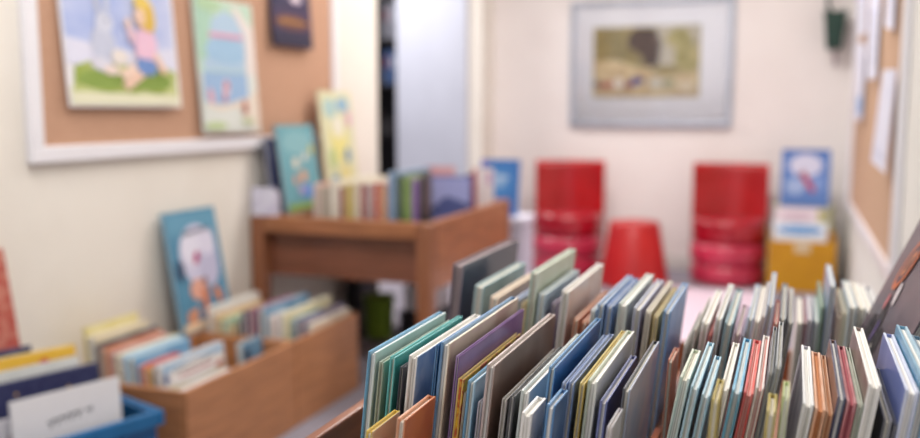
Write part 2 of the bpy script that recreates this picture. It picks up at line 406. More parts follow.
R2 = [
 B(684, 345, 9, 'white short hardback', '#dcd9d5', e='#eceae6', Y=1.12, W=.2),
 B(692, 330, 9, 'eggshell hardback', '#e4e0d6', e='#f0eee6', Y=1.14, W=.22),
 B(699, 322, 8, 'tall ivory-white hardback', '#e3dfda', e='#f0eeea', Y=1.16, W=.22),
 B(709, 334, 4, 'crimson thin book', '#a8323a', e='#c8625e', Y=1.14, W=.2),
 B(716, 318, 7, 'silver-white tall hardback', '#cfd6d8', l='#e8e8e8', e='#e6eaea', Y=1.16, W=.24),
 B(725, 323, 9, 'slate teal hardback', blot('#567f8e', '#6f95a0', 12), l='#6f98a4', e='#8fb0b8', Y=1.16, W=.23),
 B(735, 333, 6, 'mauve pink slim book', '#a9808e', e='#c8a8b2', Y=1.16, W=.18),
 B(742, 335, 5, 'violet-grey slim book', '#8d86a6', e='#b4aec6', Y=1.16, W=.18),
 B(748, 318, 6, 'pale blue hardback', '#9fb7d0', e='#c4d2e0', Y=1.18, W=.24),
 B(755, 320, 6, 'cream-white hardback', '#ddd6c8', e='#ebe6dc', Y=1.18, W=.24, p=PAGES_W),
 B(762, 315, 5, 'pinkish white hardback', '#e4dcdc', e='#efe9e8', Y=1.18, W=.24),
 B(768, 305, 6, 'tall grey-blue hardback', '#8e9fb8', l='#a9b7ca', e='#b9c4d4', Y=1.18, W=.25),
 B(774, 322, 5, 'dark red slim book', '#a33a36', e='#c66a60', Y=1.14, W=.14),
 B(780, 318, 7, 'charcoal grey hardback', '#5c6268', e='#8a8f94', Y=1.16, W=.24),
 B(788, 322, 6, 'soft grey hardback', '#a9aaae', e='#c6c7ca', Y=1.2, W=.24),
]
r3lean = lambda x: 3.0
R3 = [
 B(797, 322, 6, 'white slim spine book', '#dcdad2', e='#eceae4', Y=1.46, W=.2),
 B(804, 322, 4, 'burgundy thin book', '#8d4458', e='#b0788a', Y=1.46, W=.2),
 B(808, 319, 5, 'lilac white book', '#b9b4cc', e='#d2cfe0', Y=1.46, W=.2),
 B(815, 321, 5, 'ice-blue slim book', '#b3c6d2', e='#d0dce2', Y=1.46, W=.2),
 B(821, 306, 7, 'mint green hardback', '#8fb59c', l='#7ea88c', e='#a9c8b4', Y=1.46, W=.22),
 B(830, 285, 6, 'tallest pale-blue slim hardback', '#8ea6c6', l='#a9bbd4', e='#c2cfe0', Y=1.46, W=.2, lean=4),
 B(837, 316, 5, 'blush orange slim book', '#d0a890', e='#e0c6b6', Y=1.46, W=.2),
 B(842, 312, 6, 'butter-cream book', '#dccfa8', e='#e8dfc6', Y=1.46, W=.2),
 B(849, 306, 8, 'pale duck-egg hardback', '#c2d2d8', l='#cfdce0', e='#dbe4e6', Y=1.44, W=.22),
 B(858, 307, 8, 'milk-white hardback', '#dedbd4', e='#eae8e2', Y=1.47, W=.22),
 B(867, 312, 8, 'white hardback with grey spine', '#dfdddd', e='#f0efee', Y=1.46, W=.24),
 B(876, 316, 8, 'dark navy hardback with white edge', '#3a4258', l='#4a5268', e='#d9dce0', Y=1.46, W=.24, p=PAGES_W),
]
place_row(R1, ZF, right_lean, 'the front right browser bin', 'books in the front right browser bin', Y=.82, minx=DVX1+.002)
place_row(R0, ZF, lambda x: 4, 'the lowest row of the right bin', 'low books at the near edge of the right bins', minx=DVX1+.002)
place_row(L2b + R2, ZF, lambda x: 8, 'the rear right browser bin', 'books in the rear right browser bin', minx=DVX1+.002)
place_row(R3, ZF, r3lean, 'the farthest right browser bin', 'books in the farthest right browser bin')

# books slumped against the right-hand wall at the end of the box
def leaner(px, Y, W, H, T, lean, label, c, l, e, art=None, off=0, p=PAGES_W, far=False):
    q = at(px[0], px[1], 1, Y); ln = R_(lean)
    if far: Y -= W
    o = build_book(T, W, H, c, l, e, p, 'far', None, .0006, art_left=art)
    o.location = (q.x-(q.z-ZF)*math.tan(ln)+off, Y, ZF+T*math.sin(ln)); o.rotation_euler = (0, ln, 0)
    return tag(o, label, 'book', 'books slumped towards the wall')
space = [('#3f333c', 'P', [(0, 0), (.5, 0), (.42, .5), (0, .46)]), ('#1a1518', 'E', .36, .50, .075, .085, 10), ('#120f14', 'E', .50, .45, .08, .08), ('#17131a', 'E', .22, .46, .06, .07),
         ('#4a3b6a', 'E', .37, .50, .03, .035), ('#d8cfd2', 'E', .42, .62, .028, .035, 20), ('#b8676a', 'E', .30, .58, .025, .025),
         ('#b8623c', 'E', .33, .70, .085, .10, -35), ('#5a4146', 'E', .33, .70, .062, .075, -35), ('#c07a50', 'E', .34, .70, .03, .05, -35), ('#3a2a30', 'E', .345, .70, .014, .03, -35),
         ('#c5795a', 'E', .6, .84, .10, .05, 20), ('#8a5a5a', 'E', .2, .86, .05, .03), ('#d9cfc6', 'E', .5, .46, .012, .02)]
leaner((872, 308), 1.44, .33, .50, .011, 23.5, 'large dark space-themed picture book with orange ring, slumped towards the wall', '#2e2a33', mat('#4d424b', '#62525a', 7, .9, .4, .2), '#6a5e66', space, far=True)
leaner((893, 346), 1.04, .30, .34, .010, 23.5, 'dark slumped hardback with pale pages, under the large space picture book', '#26252c', '#2c2a32', '#55535c', off=.042)
q = leaner((905, 340), 1.10, .26, .30, .012, 23.5, 'grey-blue slumped hardback nearest the wall, last of the leaning books', '#4d5f78', '#5b6d86', '#8fa0b4', off=.075)
q = at(921, 374, 1, .84)
for k, (dx, c, dsc) in enumerate([(0, '#4a86a8', 'steel-blue hardback standing beside the periwinkle hardback'), (.016, '#35607e', 'deep petrol-blue hardback at the end of the front row')]):
    o = build_book(.011, .2, q.z-ZF-.01*k, c, mixc(c, '#ffffff', .1), mixc(c, '#ffffff', .45), PAGES_W, 'far', None, .0006)
    o.location = (q.x+dx-(q.z-ZF)*math.sin(R_(8)), .84, ZF+.011*math.sin(R_(8))); o.rotation_euler = (0, R_(8), 0); tag(o, dsc, 'book')

# ------------------------------------------------------------------ pinboard on the left wall
CORK = mat('#c69d83', '#bb9076', 160, 1, .95, bump=.3)
WHT = mat('#ebe9ee', '#e8e6ec', rough=.35)
def frame_mb(y0, y1, z0, z1, w, x0, x1, ma):
    f = MB(); a, b2 = (x0, x1)
    for q in ((y0, y1, z0, z0+w), (y0, y1, z1-w, z1), (y0, y0+w, z0+w, z1-w), (y1-w, y1, z0+w, z1-w)):
        f.box(a, b2, *q, ma)
    return f
PBZ = .904
pb = thing('pinboard', 'large cork pinboard with white frame on the wall above the blue crate', 'pinboard', (XL, 1.93, PBZ))
f = frame_mb(0, 1.80, 0, 1.05, .047, .001, .026, WHT); f.build('frame', pb, bevel=.004)
one('cork_panel', CORK, .001, .014, .047, 1.753, .047, 1.003, parent=pb)
def sheet(name, y0, y1, z0, z1, paper, art, label, cat, x=XL+.024, bow=.012, tilt=0, group=None):
    """a pinned paper sheet bowing a little away from the board"""
    W, H = y1-y0, z1-z0
    o_ = MB(); n = 8
    def fn(u, v, L): return (.0006*L + bow*.9*(1-v), u*W + tilt*(v-.5), v*H)
    fn.asp = H/W
    pm = mat(paper, mixc(paper, '#ffffff', .3), 9, .6, .6)
    for i in range(n):
        for j in range(n):
            o_.face([fn(u/n, v/n, 0) for u, v in ((i, j), (i+1, j), (i+1, j+1), (i, j+1))], pm, True)
    # subdivide printed shapes only by outline: keep them lifted over the bow
    def fa(u, v, L): p = fn(u, v, 0); return (p[0]+.0015+.0004*L, p[1], p[2])
    fa.asp = H/W
    o_.art(fa, art)
    o = o_.build(name, None, (x, y0, z0)); return tag(o, label, cat, group)
SKY = mat('#a9b8e4', '#d9dcf0', 3, 1, .6, 0, (1, 1, 2), 'sky', (.35, .65))
GR = mat('#9aac4c', '#c9cf8e', 14, 1, .6, 0, (1, 1, 1), 'lawn', (.4, .62))
girl = [(SKY, 'R', .02, .34, .98, .99), ('#dcdcee', 'P', [(.02, .33), (.98, .33), (.98, .52), (.5, .46), (.02, .54)]),
        ('#e4e2c4', 'R', .02, .02, .98, .16), (GR, 'P', [(.04, .12), (.96, .11), (.97, .30), (.84, .36), (.62, .33), (.45, .36), (.22, .38), (.07, .32)]),
        ('#86a046', 'E', .28, .22, .20, .08), ('#7f9a3e', 'E', .70, .22, .22, .08),
        ('#c3c8dc', 'E', .32, .50, .10, .17, 8), ('#cfd3e4', 'E', .34, .68, .075, .085), ('#bfc4d6', 'E', .29, .82, .022, .11, 12), ('#c6cbdc', 'E', .37, .83, .020, .10, -8),
        ('#7d829a', 'E', .36, .70, .012, .014), ('#d8d6e2', 'E', .29, .34, .10, .055, -10), ('#e6ddd6', 'E', .44, .41, .07, .07), ('#e9d6cc', 'E', .36, .30, .07, .04),
        ('#e9c6b0', 'P', [(.44, .20), (.49, .14), (.68, .28), (.68, .37), (.60, .34)]), ('#f0d4c2', 'P', [(.42, .28), (.46, .23), (.62, .33), (.60, .40)]),
        ('#6c8ec8', 'E', .68, .36, .095, .085, -12), ('#6c8ec8', 'P', [(.57, .34), (.64, .27), (.76, .32), (.74, .44), (.60, .43)]),
        ('#eac0d6', 'P', [(.59, .42), (.76, .40), (.79, .54), (.76, .66), (.64, .68), (.58, .56)]), ('#e9c6d0', 'P', [(.60, .62), (.55, .52), (.52, .64), (.55, .69)]),
        ('#edcdb8', 'E', .535, .70, .024, .045), ('#ecc9b2', 'P', [(.77, .48), (.87, .31), (.82, .28), (.74, .42)]),
        ('#dcb64a', 'E', .70, .79, .085, .135, -10), ('#f0cdb4', 'E', .645, .76, .050, .075), ('#e6c75e', 'E', .675, .885, .075, .055), ('#dcb64a', 'E', .735, .74, .05, .10), ('#b06a5a', 'E', .622, .715, .010, .008), ('#58607a', 'E', .628, .765, .007, .011)]
sheet('poster', 2.055, 2.565, 1.062, 1.435, '#ece8ea', girl, 'poster of a yellow-haired child and pale animal sitting on grass, pinned on cork', 'poster', tilt=-.02)
p2 = [('#b9dcc2', 'R', .02, .45, .98, .99), ('#a9cbe8', 'P', [(.1, .47), (.9, .47), (.88, .85), (.5, .92), (.2, .82), (.08, .66)]), ('#9fd0b4', 'P', [(.02, .55), (.15, .55), (.3, .9), (.02, .98)]),
      ('#8fbfe6', 'E', .5, .62, .36, .10), ('#efe3dc', 'P', [(.80, .45), (.98, .42), (.98, .8), (.7, .97), (.62, .95), (.82, .75)]), ('#a6cf9a', 'E', .25, .95, .2, .05),
      ('#f2a9c4', 'R', .22, .715, .78, .75), ('#e67fa8', 'S', scribble(.25, .73, .75, .73, 7, .008, 3), .012),
      ('#dfe4dc', 'R', .02, .02, .98, .45), ('#86b0e0', 'P', [(.06, .24), (.45, .20), (.80, .26), (.80, .46), (.06, .46)]), ('#ead9c6', 'P', [(.05, .22), (.3, .17), (.6, .2), (.75, .06), (.98, .03), (.98, .34), (.82, .28), (.4, .22)]),
      ('#f1c4cc', 'E', .42, .34, .055, .07, -15), ('#c0405a', 'E', .43, .36, .032, .03), ('#e8a0b0', 'E', .16, .28, .045, .06, 10), ('#c9566e', 'E', .38, .27, .03, .035), ('#b8604a', 'E', .72, .20, .05, .055), ('#8a4636', 'E', .70, .17, .03, .03),
      ('#b8d08c', 'E', .2, .06, .18, .03), ('#b9c694', 'E', .75, .09, .12, .025)]
p2 = [(mixc(q[0], '#cfcfcf', .25),) + q[1:] for q in p2]
sheet('poster', 2.675, 3.045, .968, 1.452, '#e8ece6', p2, 'pale blue and green story poster with pink title line, second from the frame corner', 'poster', tilt=-.03)
p3 = [('#2c2748', 'R', .01, .01, .99, .99), ('#3a2c4e', 'P', [(.02, .3), (.98, .25), (.98, .7), (.02, .65)]), ('#6a4038', 'E', .5, .42, .44, .13), ('#8a5a3c', 'E', .45, .45, .30, .06), ('#241f3c', 'R', .02, .02, .98, .24),
      ('#c9b0c8', 'E', .62, .82, .16, .06), ('#e6d8e2', 'E', .62, .86, .09, .08), ('#b98a4a', 'S', scribble(.15, .40, .85, .42, 8, .03, 5), .02)]
sheet('poster', 3.157, 3.476, 1.312, 1.55, '#2a2440', p3, 'small dark purple poster with brown shapes, farthest along the cork pinboard', 'poster', bow=.018)

# ------------------------------------------------------------------ left bins of wood
BINW = '#bd8257'
def bin_box(y0, y1, label):
    t = thing('book_bin', label, 'book bin', (0, 0, 0), group='wooden bins along the wall')
    xo, xi = -1.52, -1.95
    one('front_panel', wood(BINW, 'y', .22), xo-.016, xo, y0, y1, 0, .292, parent=t, bevel=.003)
    one('back_panel', wood(BINW, 'y', .22), xi, xi+.06, y0, y1, 0, .292, parent=t, bevel=.003)
    one('end_panel', wood(BINW, 'x', .22), xi+.06, xo-.016, y0, y0+.016, 0, .288, parent=t, bevel=.002)
    one('end_panel', wood(BINW, 'x', .22), xi+.06, xo-.016, y1-.016, y1, 0, .288, parent=t, bevel=.002)
    one('bottom_panel', wood(BINW, 'y', .3), xi+.06, xo-.016, y0+.016, y1-.016, 0, .014, parent=t)
    return t
bin_box(1.968, 2.543, 'wooden book bin with white lettered picture book, next to the blue crate')
bin_box(2.547, 3.000, 'wooden book bin full of thin books, next to the wooden desk')
ZB = .0145
def pick(u0, v0, u1, v1, col): return (col, 'R', u0, v0, u1, v1)
wt_art = [('#e6e2de', 'R', .02, .02, .98, .98), ('#9fc0dc', 'P', [(.02, .90), (.5, .955), (.98, .90), (.98, .985), (.02, .985)]), ('#f0edec', 'E', .5, .85, .40, .085),
          ('#2f3138', 'S', scribble(.18, .885, .80, .895, 9, .014, 1), .014), ('#b8434a', 'S', scribble(.26, .83, .78, .84, 7, .013, 2), .016),
          ('#cfc6a8', 'P', [(.02, .60), (.98, .60), (.98, .76), (.5, .74), (.02, .78)]), ('#b85a44', 'E', .9, .80, .06, .035), ('#4f6a9c', 'E', .06, .86, .04, .05)]
LB1 = [
 B(70, 327, 8, 'faded yellow-topped large book', '#d6c888', l='#dccb6a', e='#e0d280', X=-1.885, W=.22),
 B(75, 336, 14, 'thick beige hardback', '#d6c8a8', l='#c9b894', e='#e6dcc4', X=-1.872, W=.23, p=PAGES_W),
 B(94, 345, 7, 'blackish navy hardback', '#2b3046', e='#3d4358', X=-1.842, W=.25),
 B(99, 349, 11, 'orange-brown hardback', '#b96f47', l='#a85f3a', e='#cf8a62', X=-1.828, W=.25),
 B(109, 352, 5, 'dusty rose slim book', '#b88c90', e='#d9b4b0', X=-1.806, W=.24),
 B(115, 355, 12, 'pale sky-blue hardback', '#a9cbe0', l='#d6cf9a', e='#cfe2ec', X=-1.790, W=.26, p=PAGES_W),
 B(127, 358, 10, 'azure blue hardback', '#6ba3cc', l='#7fb2d6', e='#a9cde4', X=-1.757, W=.25),
 B(139, 366, 7, 'red slim book', '#c2403c', e='#d86a58', X=-1.725, W=.16),
 B(146, 369, 6, 'golden-yellow slim book', '#d9a23e', e='#e6bf74', X=-1.705, W=.16),
 B(153, 366, 10, 'white book with red lettering', '#e2dedc', l='#8fa3c0', e='#dfe6ec', X=-1.680, W=.30, p=PAGES_W, art=wt_art),
 B(174, 392, 8, 'white low booklet', '#c9c6d6', e='#ecebf0', X=-1.615, W=.25, p=PAGES_W),
]
bl_art = [('#5f88a8', 'R', .02, .02, .98, .98), ('#20243a', 'E', .22, .86, .13, .06), ('#2c3150', 'E', .24, .76, .09, .08), ('#7fa6c0', 'S', scribble(.45, .92, .9, .92, 5, .01, 4), .015)]
LB1b = [
 B(236, 344, 7, 'slate-blue book with dark figure', '#5f88a8', e='#8fb0c6', X=-1.66, W=.20, art=bl_art),
]
LB2 = [
 B(191, 306, 7, 'white-topped hardback', '#dfdcd6', e='#f0eeea', X=-1.880, W=.30, p=PAGES_W),
 B(199, 314, 8, 'cream orange hardback', '#d9b98a', l='#cf9a5e', e='#e6cfa8', X=-1.857, W=.28),
 B(208, 318, 7, 'leaf-green slim book', '#7fa878', l='#c9b04a', e='#b4cca8', X=-1.835, W=.28),
 B(217, 318, 6, 'soft mint slim book', '#a9c8ae', e='#c6dcc8', X=-1.812, W=.26),
 B(226, 326, 7, 'amber-yellow short book', '#d9a032', e='#e0b65e', X=-1.790, W=.12),
 B(234, 322, 6, 'dark olive short book', '#4a4a38', e='#6e6e58', X=-1.767, W=.14),
 B(239, 312, 6, 'dark indigo hardback', '#2f3658', e='#5a6484', X=-1.745, W=.26),
 B(246, 310, 6, 'plum purple hardback', '#6e3a62', e='#9a7090', X=-1.722, W=.28),
 B(253, 310, 5, 'berry pink slim book', '#a0506e', e='#b98098', X=-1.700, W=.28),
 B(259, 309, 9, 'mid-blue hardback', '#4f86ae', l='#3f76a2', e='#6f9fc0', X=-1.677, W=.30),
 B(268, 316, 9, 'pale pink-white book with navy figure', '#dccfd2', l='#e6dcde', e='#ece4e4', X=-1.655, W=.12),
 B(279, 313, 11, 'pale yellow-cream hardback', '#ddd6a8', l='#c9d2c4', e='#e6e0c0', X=-1.632, W=.33, p=PAGES_W),
 B(291, 320, 5, 'teal blue slim book', '#5f93ac', e='#8fb4c6', X=-1.610, W=.2),
 B(297, 321, 8, 'deep purple hardback', '#4a3a6a', e='#6d5e8c', X=-1.587, W=.33),
 B(307, 324, 8, 'oatmeal low hardback', '#d6cbb8', e='#e6dece', X=-1.565, W=.36, p=PAGES_W),
]
for s_ in LB2: s_['k'] = .68
place_row(LB1 + LB1b, ZB, -5, 'the wooden bin by the crate', 'books in the wooden bin by the crate', bevel=0, maxx=-1.539, minx=-1.888, ylim=(1.986, 2.525))
place_row(LB2, ZB, 0, 'the wooden bin by the desk', 'books in the wooden bin by the desk', bevel=0, maxx=-1.539, minx=-1.888, ylim=(2.565, 2.982))
# picture book leaning on the wall
dog = [('#4f86a4', 'R', .01, .01, .99, .99), ('#5d94b0', 'R', .03, .8, .97, .98), ('#c9c6dc', 'E', .54, .62, .36, .26, 8), ('#dcd9e8', 'E', .46, .68, .24, .15), ('#b9b6d0', 'E', .70, .52, .20, .18), ('#d6d2e4', 'E', .72, .72, .16, .12), ('#2f4a66', 'E', .14, .52, .09, .09), ('#2c3a4e', 'S', scribble(.3, .80, .8, .82, 6, .02, 8), .02),
       ('#b02a6a', 'E', .48, .60, .05, .06, -30), ('#d9a08c', 'E', .42, .34, .16, .09), ('#c9744c', 'P', [(.45, .05), (.55, .05), (.60, .34), (.48, .34)]), ('#d08058', 'E', .78, .26, .06, .08, 25), ('#c98a6a', 'P', [(.1, .02), (.3, .02), (.36, .2), (.14, .18)]), ('#e6c9a8', 'R', .03, .02, .97, .08), ('#7a4a44', 'E', .56, .40, .05, .03)]
o = build_book(.012, .285, .42, '#4f86a4', '#3f7694', '#7fa9bf', PAGES_W, 'far', dog)
o.location = (XL+.093, 2.45, .2925); o.rotation_euler = (0, R_(-9.5), 0)
tag(o, 'blue picture book with lilac shaggy creature, propped on the wall behind the bins', 'book')
o = build_book(.01, .20, .30, blot('#a8463c', '#c07a6a', 40), '#8a3430', '#b8604e', PAGES_W, 'far')
o.location = (XL+.075, 1.60, .39); o.rotation_euler = (0, R_(-9), 0)
tag(o, 'red patterned picture book propped upright on the wall above the blue crate', 'book')
redbook = o

# ------------------------------------------------------------------ blue crate
CA = 19
BLUE = mat('#17568c', '#1e6298', 8, .6, .35, .1)
ct = thing('plastic_crate', 'blue plastic crate of picture books on the floor beside the wooden bin', 'crate', (-1.505, 1.825, 0), (0, 0, R_(-CA)))
# local axes: x towards the room, y along the crate to its far end at 0
cw, cl, ch = .345, .42, .285
b = MB(); wl = .012
def tap(z): return .02*(1-z/ch)
for (x0, x1, y0, y1) in ((-wl, 0, -cl, 0), (-cw, -cw+wl, -cl, 0), (-cw+wl, -wl, -cl, -cl+wl), (-cw+wl, -wl, -wl, 0)):
    b.box(x0, x1, y0, y1, .0, ch, BLUE)
b.box(-cw+wl, -wl, -cl+wl, -wl, 0, .012, BLUE)
b.build('body', ct, bevel=.003)
f = MB()
for (x0, x1, y0, y1) in ((0, .016, -cl, .0), (-cw-.012, -cw, -cl, 0), (-cw-.012, .016, -cl-.014, -cl), (-cw-.012, .016, 0, .014)):
    f.box(x0, x1, y0, y1, ch-.035, ch+.004, mat('#1f6aa0', rough=.35))
f.build('rim', ct, bevel=.004)
for yy in (-.09, -.21, -.33): one('rib', BLUE, .0, .010, yy-.008, yy+.008, .02, ch-.035, parent=ct)
def crate_book(v, far_px, W, T, ln, desc, c, l, e, art=None, p=PAGES_W):
    """v: distance from the room-side wall of the crate; far_px: pixel of the far top corner on the room side"""
    n = Vector((math.cos(R_(-CA)), math.sin(R_(-CA)), 0)); d = Vector((-n.y, n.x, 0))
    o0 = Vector((-1.505, 1.825, 0)) - n*v
    h = hit(far_px[0], far_px[1], o0, n); s_ = min(-.016, (h-o0).dot(d))
    H = (h.z-.0125)/math.cos(R_(ln)); W = min(W, cl-.03+s_)
    top = o0 + d*(s_-W)
    o = build_book(T, W, H, c, l, e, p, 'far', art)
    loc = top - n*(math.sin(R_(ln))*H) - n*T
    o.location = (loc.x, loc.y, .0125+max(0, T*math.sin(R_(ln)))); o.rotation_euler = (0, R_(ln), R_(-CA))
    return tag(o, desc, 'book', 'books in the blue crate')
star = [('#1f2450', 'R', .01, .01, .99, .99)] + [('#c9a25e' if k % 2 else '#d9cfc0', 'E', random.uniform(.1, .95), random.uniform(.55, .95), .012, .010) for k in range(14)] + [('#6f3a4a', 'E', .3, .62, .05, .06), ('#54588a', 'E', .7, .75, .12, .06)]
curs = [('#e4e2e4', 'R', .01, .01, .99, .99), ('#4a4c54', 'S', scribble(.30, .80, .62, .83, 5, .028, 9), .014), ('#5a5c64', 'S', scribble(.66, .83, .72, .835, 2, .02, 7), .014), ('#5f8cc4', 'P', [(.03, .42), (.97, .52), (.97, .66), (.6, .62), (.03, .55)]), ('#c9d6e6', 'E', .85, .58, .07, .05)]
multi = [('#d9d6dc', 'R', .01, .01, .99, .99), ('#7fa046', 'E', .5, .8, .2, .12), ('#c2553c', 'E', .3, .84, .1, .08), ('#d06ab0', 'E', .4, .66, .3, .07), ('#e6c34a', 'E', .7, .85, .08, .06)]
crate_book(.046, (119, 377), .27, .011, -3.5, 'white picture book with grey cursive lettering, front of the blue crate', '#e4e2e4', '#c9c8cc', '#efeef0', curs)
crate_book(.082, (52, 408), .13, .008, -5, 'small colourful booklet with pink and green art, tucked beside the white book in crate', '#d9d6dc', '#cfcad2', '#e6e2e6', multi)
crate_book(.122, (97, 363), .29, .012, -7, 'dark navy starry picture book behind the cursive-lettered white one', '#1f2450', '#1a1e40', '#33386a', star)
crate_book(.155, (78, 356), .30, .009, -7, 'pale grey-white thin book between the starry and yellow books in the crate', '#cfd2d0', '#bfc6c6', '#e4e6e4')
crate_book(.183, (75, 345), .31, .016, -7, 'bright yellow-edged book with red mark in the blue crate', '#dcae30', '#e2c25a', '#e9cf7a', [('#ddb038', 'R', .01, .01, .99, .99), ('#c2402e', 'E', .7, .93, .05, .03)])
crate_book(.215, (69, 345), .31, .012, -7, 'cream hardback lying against the yellow-edged book in the crate', '#e0d0b0', '#d6c4a0', '#efe4cc')
crate_book(.262, (35, 352), .24, .012, -8, 'light denim-blue book beside the small navy book in the crate', '#7f93bc', '#6a80ac', '#a9b8d4')
crate_book(.290, (31, 346), .24, .014, -8, 'navy blue book at the wall side of the crate', '#222c54', '#1c2546', '#39447a')

# ------------------------------------------------------------------ desk with a tray of books
DW = '#9a6242'
DX0, DX1, DY0, DY1, DZ = -1.995, -1.225, 3.006, 4.00, .642
dk = thing('browser_desk', 'brown wooden desk with sunken book tray, standing against the wall', 'desk', (0, 0, 0))
for lx in (DX0, DX1-.062):
    for ly in (DY0, DY1-.062):
        one('leg', wood(DW, 'z'), lx, lx+.062, ly, ly+.062, 0, DZ, parent=dk, bevel=.012)
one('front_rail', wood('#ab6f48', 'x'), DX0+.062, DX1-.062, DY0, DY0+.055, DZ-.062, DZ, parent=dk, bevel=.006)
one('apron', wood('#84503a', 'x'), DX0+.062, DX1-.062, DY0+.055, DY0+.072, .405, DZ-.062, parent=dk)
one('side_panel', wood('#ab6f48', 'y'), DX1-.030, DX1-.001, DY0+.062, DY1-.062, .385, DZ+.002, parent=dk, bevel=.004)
one('side_panel', wood(DW, 'y'), DX0, DX0+.025, DY0+.062, DY1-.062, .40, DZ, parent=dk, bevel=.004)
one('back_rail', wood(DW, 'x'), DX0+.062, DX1-.062, DY1-.03, DY1, .40, DZ, parent=dk, bevel=.004)
one('tray', wood(DW, 'y'), DX0+.025, DX1-.030, DY0+.072, DY1-.03, .45, .468, parent=dk)
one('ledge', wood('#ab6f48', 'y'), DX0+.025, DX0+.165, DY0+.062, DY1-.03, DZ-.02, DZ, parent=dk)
ZD = .469
gp_art = [('#6a8a3e', 'R', .02, .02, .98, .98), ('#8fb45a', 'E', .5, .75, .35, .15), ('#7a4a9a', 'E', .5, .45, .25, .12), ('#c7b3d6', 'E', .45, .3, .16, .1)]
ls_art = [('#6f78b8', 'R', .02, .02, .98, .98), ('#9fa6dc', 'P', [(.04, .5), (.96, .62), (.96, .96), (.04, .96)]), ('#4a5694', 'P', [(.04, .56), (.4, .72), (.96, .60), (.96, .5), (.04, .42)]), ('#c9b9dc', 'R', .04, .10, .96, .34)]
DB = [
 B(313, 184, 6, 'salmon pink slim book', '#d99a8c', e='#dcb6b8', W=.3), B(319, 186, 5, 'brown slim book', '#8a6a4e', e='#c9b0a4', W=.3), B(324, 186, 5, 'olive-brown slim book', '#6e5a40', e='#b6a48e', W=.3),
 B(330, 181, 9, 'cream-white spine hardback', '#e2dac6', l='#e9e2d2', e='#ece6da', W=.4, sp='near'),
 B(339, 187, 6, 'brick red hardback', '#8e3a34', e='#dcd2c8', W=.36, sp='near'), B(345, 184, 9, 'olive-yellow hardback', '#c2ab52', e='#e0d6b0', W=.4, sp='near'),
 B(354, 181, 6, 'ivory slim hardback', '#dfd4bc', e='#eae4d6', W=.4, sp='near'), B(360, 184, 7, 'wine red hardback', '#93383a', e='#e0d4cc', W=.38, sp='near'), B(367, 184, 6, 'greyish mauve hardback', '#a68e92', e='#ddd6d4', W=.38, sp='near'),
 B(373, 183, 8, 'vermilion red hardback', '#b8442e', e='#e6dacf', W=.4, sp='near'), B(381, 186, 6, 'sandy orange hardback', '#c98a58', e='#e2d6c8', W=.36, sp='near'),
 B(388, 172, 8, 'slate-blue tall hardback', '#6f8fb4', e='#a4b9d2', W=.36, sp='near'), B(396, 176, 6, 'dark bottle-green hardback', '#2e4438', e='#60786c', W=.3, sp='near'),
 B(403, 178, 9, 'green picture book with purple art', '#6a8a3e', e='#a3bd7c', W=.20, art=gp_art, sp='near'), B(412, 180, 6, 'violet short hardback', '#7a56a0', e='#a98fc2', W=.10, sp='near'), B(419, 176, 5, 'black tall slim book', '#26222c', e='#4a4650', W=.07, sp='near'),
]
for s_ in DB: s_['k'] = .95
place_row(DB, ZD, 0, 'the desk tray', 'books standing in the desk tray', Y=3.13, bevel=0)
def face_book(px_l, px_r, Y, zf, T, ln, yaw, label, c, l, e, art, group=None):
    """a book turned so that its cover looks into the room; px_l and px_r are the pixels of the top corners of the cover"""
    a, b2 = at(px_l[0], px_l[1], 1, Y), at(px_r[0], px_r[1], 1, Y)
    W = abs(b2.x-a.x)/max(.2, math.sin(R_(abs(yaw))))
    H = (a.z-zf)/math.cos(R_(ln))
    o = build_book(T, W, H, c, l, e, PAGES_W, 'far', art)
    o.rotation_euler = (0, R_(-ln), R_(yaw))
    M = o.rotation_euler.to_matrix()
    off = M @ Vector((T, 0, H)); loc = a - off
    o.location = (loc.x, loc.y, zf)
    return tag(o, label, 'book', group)
face_book((430, 176), (466, 170), 3.55, ZD, .014, 4, -68, 'lavender landscape picture book with its cover turned out, near the desk corner', '#6f78b8', '#3e2f5c', '#8d92c4', ls_art)
face_book((426, 166), (452, 164), 3.80, ZD, .012, 3, -72, 'pink-topped picture book behind the lavender landscape book on the desk', '#d9a4ae', '#c98e9a', '#e2bcc2', None)
face_book((466, 174), (473, 172), 3.76, ZD, .012, 2, -70, 'narrow maroon book between the lavender and white books on the desk', '#6a2f3a', '#5a2630', '#8a4e58', None)
face_book((473, 168), (491, 165), 3.84, ZD, .014, 4, -66, 'white picture book with red edge, farthest along the desk', '#e2d8dc', '#b8343a', '#d9757a', [('#e6dee2', 'R', .03, .02, .97, .98), ('#c23a48', 'R', .0, .02, .16, .98), ('#c9a4c4', 'E', .8, .85, .15, .1)])
# standing picture books on the ledge by the wall
teal = [('#6aa2ae', 'R', .01, .01, .99, .99), ('#7fb0b8', 'E', .5, .8, .4, .14), ('#e0d4c0', 'E', .40, .56, .08, .06), ('#d9a07c', 'E', .56, .40, .09, .07), ('#e6dccf', 'E', .66, .62, .06, .05), ('#d98a6a', 'E', .34, .36, .06, .05), ('#5a8fd0', 'E', .62, .22, .16, .09), ('#c9c06a', 'E', .86, .70, .06, .06), ('#b49ac4', 'E', .46, .24, .09, .05), ('#8cab4a', 'R', .05, .02, .95, .09)]
o = build_book(.012, .29, .352, '#6aa2ae', '#27365e', '#6a9fb0', PAGES_W, 'far', teal)
o.location = (XL+.112, 3.10, DZ+.001); o.rotation_euler = (0, R_(-8), 0); tag(o, 'teal flowered picture book standing on the desk, touching the pinboard frame', 'book')
o = build_book(.012, .26, .30, '#232c52', '#1e2646', '#3a4470', PAGES_W, 'far')
